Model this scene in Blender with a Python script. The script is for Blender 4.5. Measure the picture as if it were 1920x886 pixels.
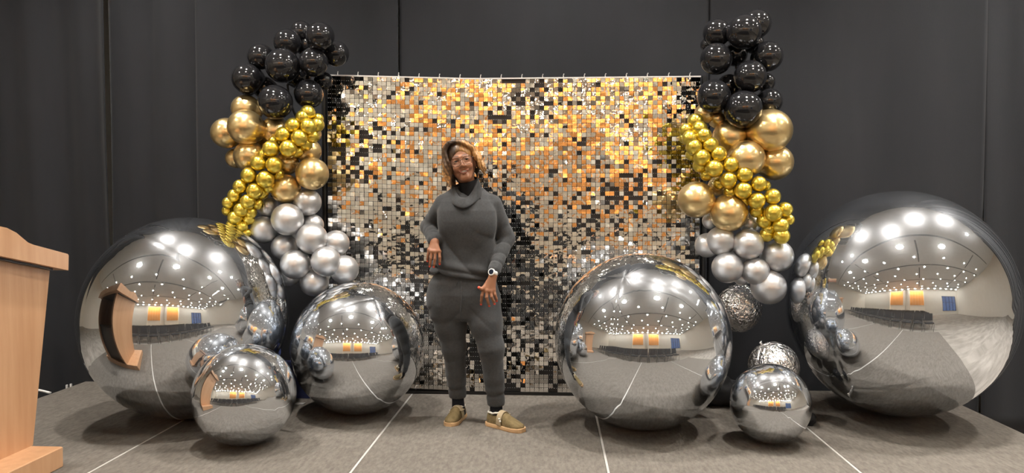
import bpy, math, random
import numpy as np
from mathutils import Vector, Matrix, Euler

# ---------------------------------------------------------------- camera, light, exposure
for o in list(bpy.data.objects):
    bpy.data.objects.remove(o, do_unlink=True)
scene = bpy.context.scene
COL = scene.collection
rng = random.Random(7)
nrg = np.random.default_rng(11)
pi = math.pi

FPX, CX, CY = 1386.0, 960.0, 443.0
CAMZ = 1.23
cam_d = bpy.data.cameras.new('camera')
cam = bpy.data.objects.new('camera', cam_d)
COL.objects.link(cam)
cam.location = (0, 0, CAMZ)
cam.rotation_euler = (math.radians(90 - 1.65), 0, math.radians(3.14))
cam_d.sensor_fit = 'HORIZONTAL'
cam_d.sensor_width = 36
cam_d.lens = 36 * FPX / 1920
cam_d.clip_start = 0.02
scene.camera = cam
CM = cam.rotation_euler.to_matrix()

scene.view_settings.view_transform = 'Standard'
scene.view_settings.look = 'None'
scene.view_settings.gamma = 1
scene.view_settings.use_curve_mapping = False
scene.view_settings.exposure = -0.22
LIGHT = 100.0          # radiance of a downlight lens
KEY = 330.0            # watts of a beam over the stage

w = bpy.data.worlds.new('dusk')
scene.world = w
w.use_nodes = True
w.node_tree.nodes['Background'].inputs[0].default_value = (0.10, 0.19, 0.42, 1)
w.node_tree.nodes['Background'].inputs[1].default_value = 0.8
try:
    scene.cycles.caustics_reflective = False
    scene.cycles.caustics_refractive = False
except Exception:
    pass


def ray(px, py):
    return CM @ Vector(((px - CX) / FPX, (CY - py) / FPX, -1.0))


def at(px, py, Y):
    d = ray(px, py)
    return Vector((0, 0, CAMZ)) + d * (Y / d.y)


def fl(px, py, z=0.0):
    d = ray(px, py)
    return Vector((0, 0, CAMZ)) + d * ((z - CAMZ) / d.z)


# ---------------------------------------------------------------- helpers
def tag(o, label=None, cat=None, group=None, kind=None):
    if label: o['label'] = label
    if cat: o['category'] = cat
    if group: o['group'] = group
    if kind: o['kind'] = kind
    return o


def empty(name, loc=(0, 0, 0), rz=0.0):
    o = bpy.data.objects.new(name, None)
    o.empty_display_size = 0.1
    COL.objects.link(o)
    o.location = loc
    o.rotation_euler = (0, 0, rz)
    return o


def link(name, me, mat=None, parent=None, loc=None):
    o = bpy.data.objects.new(name, me)
    COL.objects.link(o)
    if mat is not None and len(me.materials) == 0:
        me.materials.append(mat)
    if parent is not None:
        o.parent = parent
    if loc is not None:
        o.location = loc
    return o


def mesh(name, V, F, smooth=True, mats=None, midx=None, col=None):
    me = bpy.data.meshes.new(name)
    me.from_pydata([tuple(map(float, v)) for v in V], [], [tuple(map(int, f)) for f in F])
    if smooth:
        me.polygons.foreach_set('use_smooth', [True] * len(me.polygons))
    if mats:
        for m in mats: me.materials.append(m)
    if midx is not None:
        me.polygons.foreach_set('material_index', list(map(int, midx)))
    if col is not None:
        a = me.color_attributes.new('Col', 'FLOAT_COLOR', 'POINT')
        c = np.ones((len(V), 4), np.float32)
        c[:, :3] = col
        a.data.foreach_set('color', c.ravel())
    me.update()
    return me


class MB:
    """collects simple shapes into one mesh"""
    def __init__(s):
        s.V = []; s.F = []

    def add(s, V, F):
        n = len(s.V)
        s.V += [tuple(v) for v in V]
        s.F += [tuple(i + n for i in f) for f in F]
        return s

    def box(s, lo, hi, bev=0.0):
        x0, y0, z0 = lo; x1, y1, z1 = hi
        if bev <= 0:
            V = [(x0, y0, z0), (x1, y0, z0), (x1, y1, z0), (x0, y1, z0), (x0, y0, z1), (x1, y0, z1), (x1, y1, z1), (x0, y1, z1)]
            F = [(3, 2, 1, 0), (4, 5, 6, 7), (0, 1, 5, 4), (1, 2, 6, 5), (2, 3, 7, 6), (3, 0, 4, 7)]
            return s.add(V, F)
        b = bev
        P = [(x0 + b, y0), (x1 - b, y0), (x1, y0 + b), (x1, y1 - b), (x1 - b, y1), (x0 + b, y1), (x0, y1 - b), (x0, y0 + b)]
        Q = [(x0 + 2 * b, y0 + b), (x1 - 2 * b, y0 + b), (x1 - b, y0 + 2 * b), (x1 - b, y1 - 2 * b), (x1 - 2 * b, y1 - b), (x0 + 2 * b, y1 - b), (x0 + b, y1 - 2 * b), (x0 + b, y0 + 2 * b)]
        rings = [[(p[0], p[1], z0) for p in Q], [(p[0], p[1], z0 + b) for p in P], [(p[0], p[1], z1 - b) for p in P], [(p[0], p[1], z1) for p in Q]]
        return s.rings(rings, True, True)

    def rings(s, rings, cap0=False, cap1=False, closed=True):
        n = len(rings[0]); V = [v for r in rings for v in r]; F = []
        for i in range(len(rings) - 1):
            for j in range(n if closed else n - 1):
                a = i * n + j; b = i * n + (j + 1) % n
                F.append((a, b, b + n, a + n))
        if cap0: F.append(tuple(range(n - 1, -1, -1)))
        if cap1: F.append(tuple((len(rings) - 1) * n + j for j in range(n)))
        return s.add(V, F)

    def tube(s, pts, r, n=8, cap=True):
        pts = [Vector(p) for p in pts]
        rs = r if isinstance(r, (list, tuple)) else [r] * len(pts)
        R = []
        up = Vector((0.13, 0.31, 0.94)).normalized()
        for i, p in enumerate(pts):
            t = (pts[min(i + 1, len(pts) - 1)] - pts[max(i - 1, 0)]).normalized()
            if abs(t.dot(up)) > 0.97: u = t.orthogonal().normalized()
            else: u = t.cross(up).normalized()
            v = t.cross(u)
            R.append([p + (u * math.cos(2 * pi * k / n) + v * math.sin(2 * pi * k / n)) * rs[i] for k in range(n)])
        return s.rings([[tuple(q) for q in ring] for ring in R], cap, cap)

    def lathe(s, prof, n=24, c=(0, 0, 0)):
        R = [[(c[0] + r * math.cos(2 * pi * k / n), c[1] + r * math.sin(2 * pi * k / n), c[2] + z) for k in range(n)] for r, z in prof]
        return s.rings(R, True, True)

    def prism(s, poly, axis, a, b):
        """poly of 2-d points extruded along axis 'x','y' or 'z' from a to b"""
        def m(p, t):
            return {'x': (t, p[0], p[1]), 'y': (p[0], t, p[1]), 'z': (p[0], p[1], t)}[axis]
        return s.rings([[m(p, a) for p in poly], [m(p, b) for p in poly]], True, True)

    def ico(s, c, r, n=10, m=7):
        R = []
        for i in range(1, m):
            th = pi * i / m
            R.append([(c[0] + r[0] * math.sin(th) * math.cos(2 * pi * k / n), c[1] + r[1] * math.sin(th) * math.sin(2 * pi * k / n), c[2] - r[2] * math.cos(th)) for k in range(n)])
        return s.rings(R, True, True)

    def obj(s, name, mat, parent=None, smooth=False, loc=None):
        me = mesh(name, s.V, s.F, smooth)
        return link(name, me, mat, parent, loc)


def copy_tree(o, parent=None):
    c = o.copy(); COL.objects.link(c); c.parent = parent
    for ch in list(o.children): copy_tree(ch, c)
    return c


# ---------------------------------------------------------------- materials
def mat(name, col=(.5, .5, .5), rough=.5, metal=0.0, spec=.5, coat=0.0, emis=None, es=0.0):
    m = bpy.data.materials.new(name); m.use_nodes = True
    b = m.node_tree.nodes['Principled BSDF']
    b.inputs['Base Color'].default_value = (*col, 1)
    b.inputs['Roughness'].default_value = rough
    b.inputs['Metallic'].default_value = metal
    b.inputs['Specular IOR Level'].default_value = spec
    b.inputs['Coat Weight'].default_value = coat
    if emis:
        b.inputs['Emission Color'].default_value = (*emis, 1)
        b.inputs['Emission Strength'].default_value = es
    return m


def nd(m, t, **kw):
    n = m.node_tree.nodes.new(t)
    for k, v in kw.items():
        if k in n.inputs: n.inputs[k].default_value = v
        else: setattr(n, k, v)
    return n


def lk(m, a, b): m.node_tree.links.new(a, b)


def noise_col(m, c0, c1, scale=10, stretch=(1, 1, 1), detail=4, lo=.3, hi=.7, bump=0.0, bscale=None, bdist=.01, rough=.6):
    b = m.node_tree.nodes['Principled BSDF']
    tc = nd(m, 'ShaderNodeTexCoord'); mp = nd(m, 'ShaderNodeMapping')
    mp.inputs['Scale'].default_value = stretch
    lk(m, tc.outputs['Object'], mp.inputs['Vector'])
    n = nd(m, 'ShaderNodeTexNoise', Scale=scale, Detail=detail, Roughness=rough)
    lk(m, mp.outputs[0], n.inputs['Vector'])
    r = nd(m, 'ShaderNodeValToRGB')
    r.color_ramp.elements[0].position = lo; r.color_ramp.elements[0].color = (*c0, 1)
    r.color_ramp.elements[1].position = hi; r.color_ramp.elements[1].color = (*c1, 1)
    lk(m, n.outputs['Fac'], r.inputs[0]); lk(m, r.outputs[0], b.inputs['Base Color'])
    if bump:
        n2 = nd(m, 'ShaderNodeTexNoise', Scale=bscale or scale, Detail=3)
        lk(m, mp.outputs[0], n2.inputs['Vector'])
        bp = nd(m, 'ShaderNodeBump', Strength=bump, Distance=bdist)
        lk(m, n2.outputs['Fac'], bp.inputs['Height']); lk(m, bp.outputs[0], b.inputs['Normal'])
    return m


def bump_only(m, scale, strength, dist, detail=2, coord='Object', stretch=(1, 1, 1)):
    b = m.node_tree.nodes['Principled BSDF']
    tc = nd(m, 'ShaderNodeTexCoord'); mp = nd(m, 'ShaderNodeMapping'); mp.inputs['Scale'].default_value = stretch
    n = nd(m, 'ShaderNodeTexNoise', Scale=scale, Detail=detail)
    bp = nd(m, 'ShaderNodeBump', Strength=strength, Distance=dist)
    lk(m, tc.outputs[coord], mp.inputs[0]); lk(m, mp.outputs[0], n.inputs['Vector'])
    lk(m, n.outputs['Fac'], bp.inputs['Height']); lk(m, bp.outputs[0], b.inputs['Normal'])
    return m


def attr_mat(name, rough=.5, spec=.4, coat=0.0):
    m = mat(name, rough=rough, spec=spec, coat=coat)
    a = nd(m, 'ShaderNodeVertexColor', layer_name='Col')
    lk(m, a.outputs['Color'], m.node_tree.nodes['Principled BSDF'].inputs['Base Color'])
    return m


M = {}
M['carpet'] = noise_col(mat('stage_carpet', rough=.95, spec=.15), (.118, .105, .091), (.185, .167, .147), 60, (1, .35, 1), 5, .3, .7, .5, 220, .004)
M['stage_edge'] = mat('stage_edge_black', (.02, .02, .02), .6)
M['seam'] = mat('aluminium_edge', (.62, .60, .57), .45, .3)
M['hall_carpet'] = noise_col(mat('hall_carpet', rough=.95, spec=.1), (.24, .215, .19), (.38, .35, .31), 1.6, (1, 2.5, 1), 6, .35, .65, .2, 150, .004)
M['cream'] = noise_col(mat('cream_paint', rough=.75), (.80, .755, .67), (.84, .80, .72), 2.0, (1, 1, 1), 3)
M['ceiling'] = noise_col(mat('ceiling_tile', rough=.9), (.74, .73, .70), (.80, .79, .76), 3.0)
M['slot'] = mat('ceiling_slot', (.10, .10, .10), .7)
M['wood_wall'] = noise_col(mat('orange_wood_veneer', rough=.45), (.62, .27, .07), (.80, .40, .13), 3.0, (6, 6, .5), 5)
M['drape'] = noise_col(mat('black_drape', rough=.85, spec=.2), (.0150, .0160, .0190), (.0205, .0215, .0250), 2.0, (1, 1, .2), 4, .3, .7, .15, 300, .003)
M['drape'].node_tree.nodes['Principled BSDF'].inputs['Sheen Weight'].default_value = .12
M['drape'].node_tree.nodes['Principled BSDF'].inputs['Sheen Roughness'].default_value = .4
def hazy(m, rough2, fac, col2):
    nt = m.node_tree; b = nt.nodes['Principled BSDF']
    b2 = nt.nodes.new('ShaderNodeBsdfPrincipled')
    b2.inputs['Base Color'].default_value = (*col2, 1); b2.inputs['Metallic'].default_value = 1.0; b2.inputs['Roughness'].default_value = rough2
    mx = nt.nodes.new('ShaderNodeMixShader'); mx.inputs[0].default_value = fac
    nt.links.new(b.outputs[0], mx.inputs[1]); nt.links.new(b2.outputs[0], mx.inputs[2])
    nt.links.new(mx.outputs[0], nt.nodes['Material Output'].inputs[0])
    return m


M['foil'] = hazy(bump_only(mat('silver_foil', (.79, .83, .885), .03, 1.0), 3.2, .05, .02, 1), .30, .10, (.80, .83, .88))
M['crinkle'] = bump_only(mat('crinkled_silver_foil', (.82, .82, .83), .07, 1.0), 7.0, .55, .035, 2)
M['black_latex'] = mat('black_latex', (.012, .012, .0135), .10, 0, .5, .25)
M['gold_latex'] = mat('champagne_gold_chrome_latex', (.80, .60, .29), .28, .92)
M['yellow_latex'] = mat('yellow_gold_chrome_latex', (.80, .62, .095), .28, .92)
M['silver_latex'] = mat('satin_silver_latex', (.66, .66, .67), .38, .90)
for k_ in ('gold_latex', 'silver_latex', 'yellow_latex'):
    M[k_].node_tree.nodes['Principled BSDF'].inputs['Coat Weight'].default_value = .3
    M[k_].node_tree.nodes['Principled BSDF'].inputs['Coat Roughness'].default_value = .1
M['tile'] = bump_only(mat('mirror_tile', (.86, .84, .81), .05, 1.0), 26, .35, .004, 1)
M['clip'] = mat('clear_clip', (.75, .75, .75), .3)
M['backing'] = mat('black_grid_backing', (.012, .012, .013), .4)
M['rail'] = mat('white_rail', (.55, .53, .51), .35)
M['black_metal'] = mat('black_metal', (.02, .02, .02), .4, .5)
M['wood'] = noise_col(mat('maple_veneer', rough=.42), (.54, .295, .155), (.66, .395, .225), 2.2, (7, 7, .55), 6, .3, .72)
M['dark_inside'] = mat('dark_laminate', (.015, .015, .017), .4)
M['black_cloth'] = mat('black_cloth', (.012, .012, .014), .8)
M['blue'] = mat('blue_plastic', (.035, .05, .16), .45)
M['greytag'] = mat('grey_card', (.4, .4, .4), .6)
M['white'] = mat('white_plastic', (.75, .75, .75), .4)
M['chair_fabric'] = noise_col(mat('charcoal_fabric', rough=.9), (.020, .020, .022), (.035, .035, .037), 60)
M['chair_metal'] = mat('chair_metal', (.12, .12, .12), .35, .8)
M['lens'] = mat('downlight_lens', (1, 1, 1), .5, emis=(1.0, .93, .82), es=LIGHT)
M['trim'] = mat('downlight_trim', (.8, .8, .8), .4)
M['mull'] = mat('window_frame_dark', (.03, .035, .05), .4)

# ---------------------------------------------------------------- the hall (behind the camera, seen in the mirrors)
HX0, HX1, HY0, HY1, FZ, CZ = -11.5, 11.0, -7.5, 6.35, -0.41, 4.4


def struct(name, mb, m, **k):
    o = mb.obj(name, m, **k); o['kind'] = 'structure'
    return o


struct('floor', MB().box((HX0 - .2, HY0 - .2, FZ - .15), (HX1 + .2, HY1 + .2, FZ)), M['hall_carpet'])
ceil = struct('ceiling', MB().box((HX0 - .2, HY0 - .2, CZ), (HX1 + .2, HY1 + .2, CZ + .2)), M['ceiling'])
for y in (-6.0, -3.0, 0.0, 3.0):
    MB().box((HX0 + .5, y - .06, CZ - .012), (HX1 - .5, y + .06, CZ + .02)).obj('ceiling_slot', M['slot'], ceil)
for x in (-7.5, -2.5, 2.5, 7.5):
    for y0, y1 in ((-5.6, -3.4), (-2.6, -.4), (.4, 2.6)):
        MB().box((x - .05, y0, CZ - .010), (x + .05, y1, CZ + .02)).obj('ceiling_slot', M['slot'], ceil)
struct('wall_left', MB().box((HX0 - .2, HY0, FZ), (HX0, HY1, CZ)), M['cream'])
struct('wall_right', MB().box((HX1, HY0, FZ), (HX1 + .2, HY1, CZ)), M['cream'])
struct('wall_front', MB().box((HX0, HY1, FZ), (HX1, HY1 + .2, CZ)), M['cream'])
# back wall pieces around the window opening
WX0, WX1, WZ0, WZ1 = 7.0, 10.4, .3, 3.2
mbw = MB().box((HX0, HY0 - .2, FZ), (WX0, HY0, CZ)).box((WX1, HY0 - .2, FZ), (HX1, HY0, CZ))
mbw.box((WX0, HY0 - .2, FZ), (WX1, HY0, WZ0)).box((WX0, HY0 - .2, WZ1), (WX1, HY0, CZ))
wb = struct('wall_back', mbw, M['cream'])
# two alcoves of orange veneer with wall washers
warm = []
for a, b in ((-3.3, -.6), (.7, 3.3)):
    n = 5
    for i in range(n):
        x0 = a + (b - a) * i / n; x1 = a + (b - a) * (i + 1) / n
        MB().box((x0 + .01, HY0 - .01, 1.35), (x1 - .01, HY0 + .05 + .01 * (i % 2), CZ - .35), .004).obj('veneer_panel', M['wood_wall'], wb)
    for x in (a - .2, b + .2):
        MB().box((x - .2, HY0 - .01, FZ), (x + .2, HY0 + .35, CZ - .01)).obj('pilaster', M['cream'], wb)
    MB().box((a, HY0 - .01, CZ - .3), (b, HY0 + .45, CZ - .22)).obj('cove_shelf', M['cream'], wb)
    ld = bpy.data.lights.new('cove_wash', 'AREA'); ld.shape = 'RECTANGLE'; ld.size = b - a - .3; ld.size_y = .1
    ld.energy = 110; ld.color = (1.0, .72, .42)
    lo = bpy.data.objects.new('cove_wash', ld); COL.objects.link(lo)
    lo.location = ((a + b) / 2, HY0 + .38, CZ - .32); lo.rotation_euler = (math.radians(-28), 0, 0)
win = struct('window_1', MB().box((WX0, HY0 - .12, WZ0), (WX0 + .06, HY0 + .03, WZ1)).box((WX1 - .06, HY0 - .12, WZ0), (WX1, HY0 + .03, WZ1))
             .box((WX0, HY0 - .12, WZ0), (WX1, HY0 + .03, WZ0 + .06)).box((WX0, HY0 - .12, WZ1 - .06), (WX1, HY0 + .03, WZ1)), M['mull'])
for i in range(1, 4):
    x = WX0 + (WX1 - WX0) * i / 4
    MB().box((x - .03, HY0 - .10, WZ0), (x + .03, HY0 + .02, WZ1)).obj('mullion', M['mull'], win)
MB().box((WX0, HY0 - .10, 1.9), (WX1, HY0 + .02, 1.96)).obj('transom', M['mull'], win)
gm = bpy.data.materials.new('window_glass'); gm.use_nodes = True
_nt = gm.node_tree; _nt.nodes.clear()
_o = _nt.nodes.new('ShaderNodeOutputMaterial'); _mx = _nt.nodes.new('ShaderNodeMixShader'); _t = _nt.nodes.new('ShaderNodeBsdfTransparent'); _g = _nt.nodes.new('ShaderNodeBsdfGlossy')
_g.inputs['Roughness'].default_value = .02; _mx.inputs[0].default_value = .08
_nt.links.new(_t.outputs[0], _mx.inputs[1]); _nt.links.new(_g.outputs[0], _mx.inputs[2]); _nt.links.new(_mx.outputs[0], _o.inputs[0])
M['glass'] = gm
for i in range(4):
    x0 = WX0 + (WX1 - WX0) * i / 4; x1 = WX0 + (WX1 - WX0) * (i + 1) / 4
    for z0, z1 in ((WZ0, 1.93), (1.93, WZ1)):
        MB().box((x0 + .02, HY0 - .065, z0 + .02), (x1 - .02, HY0 - .055, z1 - .02)).obj('pane', M['glass'], win)

# ceiling downlights
def downlight(x, y, r, first=[None]):
    if first[0] is None:
        t = empty('ceiling_light')
        MB().rings([[(r * math.cos(2 * pi * k / 20), r * math.sin(2 * pi * k / 20), z) for k in range(20)] for r, z in ((.098, 0.0), (.098, -.012), (.13, -.012), (.135, 0))]).obj('trim_ring', M['trim'], t, True)
        MB().lathe([(.001, -.006), (.097, -.006), (.097, -.001), (.001, -.001)], 20).obj('lens', M['lens'], t)
        tag(t, 'round recessed ceiling downlight glowing warm white above the hall', 'ceiling light', 'ceiling downlights over the hall')
        first[0] = t
    else:
        t = copy_tree(first[0])
    t.location = (x, y, CZ - .001); t.scale = (r, r, r)
    return t


M['key_lens'] = mat('bright_downlight_lens', (1, 1, 1), .5, emis=(1.0, .95, .88), es=260.0)


def keylight(x, y, watts, first=[None]):
    if first[0] is None:
        t = empty('stage_light')
        MB().rings([[(r * math.cos(2 * pi * k / 20), r * math.sin(2 * pi * k / 20), z) for k in range(20)] for r, z in ((.118, 0.0), (.118, -.014), (.155, -.014), (.16, 0))]).obj('trim_ring', M['trim'], t, True)
        MB().lathe([(.001, -.006), (.117, -.006), (.117, -.001), (.001, -.001)], 20).obj('lens', M['key_lens'], t)
        tag(t, 'large bright recessed downlight in the ceiling close over the stage', 'ceiling light', 'bright downlights over the stage')
        first[0] = t
    else:
        t = copy_tree(first[0])
    t.location = (x, y, CZ - .001)
    d = bpy.data.lights.new('stage_beam', 'SPOT'); d.energy = watts; d.color = (1.0, .94, .86)
    d.spot_size = math.radians(110); d.spot_blend = .7; d.shadow_soft_size = .07
    o = bpy.data.objects.new('stage_beam', d); COL.objects.link(o); o.location = (x, y, CZ - .03)


for x, y in ((-3.1, 4.3), (-1.7, 3.6), (.1, 4.4), (1.5, 3.6), (2.9, 4.3)):
    keylight(x, y, KEY)
for x, y in ((4.5, 4.7), (6.2, 4.5)):  # extra lamps added beside the stage to lighten the right-hand drape
    keylight(x, y, KEY * 1.8)
for x, y in ((-4.2, 2.2), (-1.4, 2.2), (1.5, 2.2), (4.2, 2.2)):
    downlight(x, y, 2.3)
for iy, y in enumerate((1.0, -.3, -1.6, -2.9, -4.2, -5.5)):
    for ix in range(9):
        x = -9.6 + 2.4 * ix + (.6 if iy % 2 else -.2)
        downlight(x, y, .8)
for ix in range(18):
    downlight(-10.6 + 1.24 * ix, HY0 + .75, 1.6)

# ---------------------------------------------------------------- stage
SX = [-3.46, -2.215, -.965, .27, 1.475, 2.66]
SY0, SY1 = 2.3, 5.27
stage = empty('stage_platform', (0, 0, FZ))
tag(stage, 'low portable stage covered in grey brown carpet with pale metal seams', 'stage')
for i in range(5):
    MB().box((SX[i] + .006, SY0 + .005, -.06 - FZ), (SX[i + 1] - .006, SY1 - .005, -FZ), .003).obj('deck_panel', M['carpet'], stage)
for i in range(1, 5):
    MB().box((SX[i] - .0055, SY0 + .006, -.05 - FZ), (SX[i] + .0055, SY1 - .006, -.001 - FZ)).obj('seam_strip', M['seam'], stage)
for nm, lo, hi in (('skirt', (SX[0], SY0, 0), (SX[5], SY0 + .02, -.062 - FZ)), ('skirt', (SX[0], SY1 - .02, 0), (SX[5], SY1, -.062 - FZ)),
                   ('skirt', (SX[0], SY0 + .02, 0), (SX[0] + .02, SY1 - .02, -.062 - FZ)), ('skirt', (SX[5] - .02, SY0 + .02, 0), (SX[5], SY1 - .02, -.062 - FZ))):
    MB().box(lo, hi).obj(nm, M['stage_edge'], stage)

# ---------------------------------------------------------------- drapes
def drape(x0, x1, amp, freq, seed, y=5.85, bulge=0.0):
    r = np.random.default_rng(seed)
    nx = int((x1 - x0) * 42) + 2; nz = 26
    xs = np.linspace(x0, x1, nx); zs = np.linspace(FZ + .004, CZ - .05, nz)
    ph = r.uniform(0, 6.28, 4)
    V = []
    for k, z in enumerate(zs):
        t = (z - FZ) / (CZ - FZ)
        for x in xs:
            wob = .10 * math.sin(1.3 * z + ph[3])
            s = math.sin(freq * (x + wob * (1 - t)) + ph[0]) * .55 + .32 * math.sin(freq * 2.3 * x + ph[1] + .5 * z) + .22 * math.sin(freq * .43 * x + ph[2])
            s = math.copysign(abs(s) ** .8, s)
            e = min(1, (x - x0) / .08, (x1 - x) / .08)
            V.append((x, y - amp * (s * (1.15 - .35 * t)) - .03 * (1 - e) * 0 - bulge * max(0, .25 - t) * math.sin(3 * x + ph[1]), z))
    F = [(k * nx + i, k * nx + i + 1, (k + 1) * nx + i + 1, (k + 1) * nx + i) for k in range(nz - 1) for i in range(nx - 1)]
    me = mesh('stage_drape', V, F)
    o = link('stage_drape', me, M['drape'])
    sm = o.modifiers.new('thickness', 'SOLIDIFY'); sm.thickness = .004
    return o


edges = [(-6.2, -4.314, .075, 7.0), (-4.31, -3.414, .07, 8.5), (-3.41, -2.714, .05, 7.5), (-2.71, -1.154, .02, 4.5), (-1.15, 1.136, .018, 3.8), (1.14, 3.106, .028, 4.2), (3.11, 4.506, .05, 6.5), (4.51, 6.4, .06, 6.0), (6.42, 8.4, .06, 6.0)]
edges.insert(0, (-8.2, -6.22, .07, 7.0))
for i, (a, b, am, fr) in enumerate(edges):
    lab = ['black fabric drape beyond the frame edge past the lectern', 'black fabric drape in deep folds right behind the lectern', 'narrow black drape with soft folds between lectern and big ball', 'narrow black drape above the big ball near the lectern',
           'smooth black drape behind the garland nearer the lectern', 'smooth black drape directly behind the shimmer wall', 'smooth black drape behind the garland next to the giant ball', 'folded black drape directly behind the giant ball',
           'folded black drape past the giant ball', 'black fabric drape farthest from the lectern'][i]
    tag(drape(a, b, am, fr, 40 + i, 5.52 + .012 * (i % 2), .06), lab, 'drape', 'black drapes behind the stage')

# ---------------------------------------------------------------- shimmer wall
WY = 5.02
SWX0, SWX1 = -1.545, .985
NPX, NPZ, NT = 8, 7, 10
ZT, ZB = 2.150, .022
pw = (SWX1 - SWX0) / NPX; phh = (ZT - ZB) / NPZ
sw = empty('shimmer_wall', ((SWX0 + SWX1) / 2, WY, .001))
tag(sw, 'large shimmer wall of small square mirror tiles standing behind the woman', 'shimmer wall')
ox, oy = (SWX0 + SWX1) / 2, WY


def sm_noise(x, z, s):
    return (math.sin(3.1 * x + 1.7 * z + s) + math.sin(-2.3 * x + 4.1 * z + 2.1 * s) + math.sin(6.7 * x - 5.3 * z + 3.7 * s) * .7 + math.sin(11.3 * x + 9.1 * z + s * 1.3) * .5) / 2.2


def skew(x):
    t = max(0, (-.55 - x) / 1.0)
    return .035 * t


for ip in range(NPX):
    for jp in range(NPZ):
        x0 = SWX0 + ip * pw; z0 = ZB + jp * phh
        bk = MB().box((x0 + .0015 - ox, .010, z0 + .0015 + skew(x0 + pw / 2)), (x0 + pw - .0015 - ox, .016, z0 + phh - .0015 + skew(x0 + pw / 2)))
        panel = bk.obj('shimmer_panel', M['backing'], sw)
        V = []; F = []; MI = []
        pj = nrg.normal(0, .6), nrg.normal(0, .9)
        for a in range(NT):
            for b in range(NT):
                tx = x0 + (a + .5) * pw / NT; tz = z0 + (b + .5) * phh / NT
                hw, hh = pw / NT * .465, phh / NT * .465
                rx = math.radians(nrg.normal(0, 1.5) + 1.1 * sm_noise(tx, tz, 1.0) + pj[0])
                rz = math.radians(nrg.normal(0, 3.8) + 2.2 * sm_noise(tx, tz, 5.0) + pj[1])
                if nrg.random() < .07: rx += math.radians(nrg.normal(0, 9)); rz += math.radians(nrg.normal(0, 9))
                ry = math.radians(nrg.normal(0, 1.6))
                R = Euler((rx, ry, rz)).to_matrix()
                gap = nrg.random() < .03 + .42 * min(1, max(0, sm_noise(tx * 1.3, tz * 1.6, 9.0) - .25))
                n0 = len(V)
                for sy in (-.0009, .0009) if not gap else ():
                    for sx, sz in ((-1, -1), (1, -1), (1, 1), (-1, 1)):
                        p = R @ Vector((sx * hw, sy, sz * hh - hh)) + Vector((tx - ox, -.0015, tz + hh + skew(tx)))
                        V.append(tuple(p))
                if not gap: F += [tuple(n0 + q for q in f) for f in ((0, 1, 2, 3), (7, 6, 5, 4), (0, 4, 5, 1), (1, 5, 6, 2), (2, 6, 7, 3), (3, 7, 4, 0))]
                if not gap: MI += [0] * 6
                for sx in (-.5, .5):
                    n0 = len(V); q = Vector((tx + sx * hw - ox, -.0045, tz + hh * .93 + skew(tx)))
                    e = .0013
                    V += [(q.x - e, q.y, q.z - e), (q.x + e, q.y, q.z - e), (q.x + e, q.y, q.z + e), (q.x - e, q.y, q.z + e), (q.x, q.y - .0012, q.z)]
                    F += [(n0, n0 + 1, n0 + 4), (n0 + 1, n0 + 2, n0 + 4), (n0 + 2, n0 + 3, n0 + 4), (n0 + 3, n0, n0 + 4)]
                    MI += [1] * 4
        t = link('mirror_tiles', mesh('mirror_tiles', V, F, False, [M['tile'], M['clip']], MI), None, panel)
        t['kind'] = 'stuff'
mb = MB()
mb.rings([[(SWX0 + (SWX1 - SWX0) * i / 24 - ox, y, ZT + dz + skew(SWX0 + (SWX1 - SWX0) * i / 24)) for y, dz in ((-.008, -.002), (.03, -.002), (.03, .0065), (-.008, .0065))] for i in range(25)], True, True)
mb.obj('top_rail', M['rail'], sw)
for i in range(18):
    x = SWX0 + (i + .5) * (SWX1 - SWX0) / 18
    MB().tube([(x - ox, .012, ZT + skew(x) + .01), (x - ox, .012, ZT + skew(x) + .022), (x - ox + .004, .004, ZT + skew(x) + .03)], .0028, 6).obj('hook', M['rail'], sw)
MB().box((SWX0 - ox, -.002, .0), (SWX1 - ox, .03, .020)).obj('bottom_rail', M['black_metal'], sw)
for x in (SWX0 - .03, SWX1 + .03):
    MB().tube([(x - ox, .03, .012), (x - ox, .03, ZT + .01)], .019, 12).obj('upright', M['black_metal'], sw)
    MB().box((x - ox - .04, -.02, 0), (x - ox + .04, .22, .012), .003).obj('foot_plate', M['black_metal'], sw)

# ---------------------------------------------------------------- mirror balls
def ball_mesh(name, gores, dep, wr, seed, nu=160, nv=100):
    r = np.random.default_rng(seed)
    ph = r.uniform(0, 6.28, 6)
    th = np.linspace(0, pi, nv + 1)[1:-1]; ph_ = np.linspace(0, 2 * pi, nu, endpoint=False)
    T, P = np.meshgrid(th, ph_, indexing='ij')
    g = 2 * pi / gores
    dl = np.abs((P + g / 2) % g - g / 2) * np.sin(T)
    rad = 1 - dep * np.exp(-(dl / .022) ** 2) - dep * .5 * np.exp(-(dl / .10) ** 2)
    rad -= wr * np.exp(-(dl / .06) ** 2) * np.sin(T * 46 + 3 * np.sin(P * 3 + ph[0]))
    rad -= wr * .6 * np.exp(-(np.minimum(T, pi - T) / .35) ** 2) * np.sin(P * 26 + ph[1])
    X = rad * np.sin(T) * np.cos(P); Y = rad * np.sin(T) * np.sin(P); Z = rad * np.cos(T)
    V = np.stack([X, Y, Z], -1).reshape(-1, 3).tolist()
    n = nv - 1
    F = [(i * nu + j, i * nu + (j + 1) % nu, (i + 1) * nu + (j + 1) % nu, (i + 1) * nu + j)[::-1] for i in range(n - 1) for j in range(nu)]
    V += [(0, 0, 1 - dep), (0, 0, -1 + dep)]
    F += [(j, (j + 1) % nu, len(V) - 2) for j in range(nu)]
    F += [((n - 1) * nu + (j + 1) % nu, (n - 1) * nu + j, len(V) - 1) for j in range(nu)]
    return mesh(name, V, F)


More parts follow.
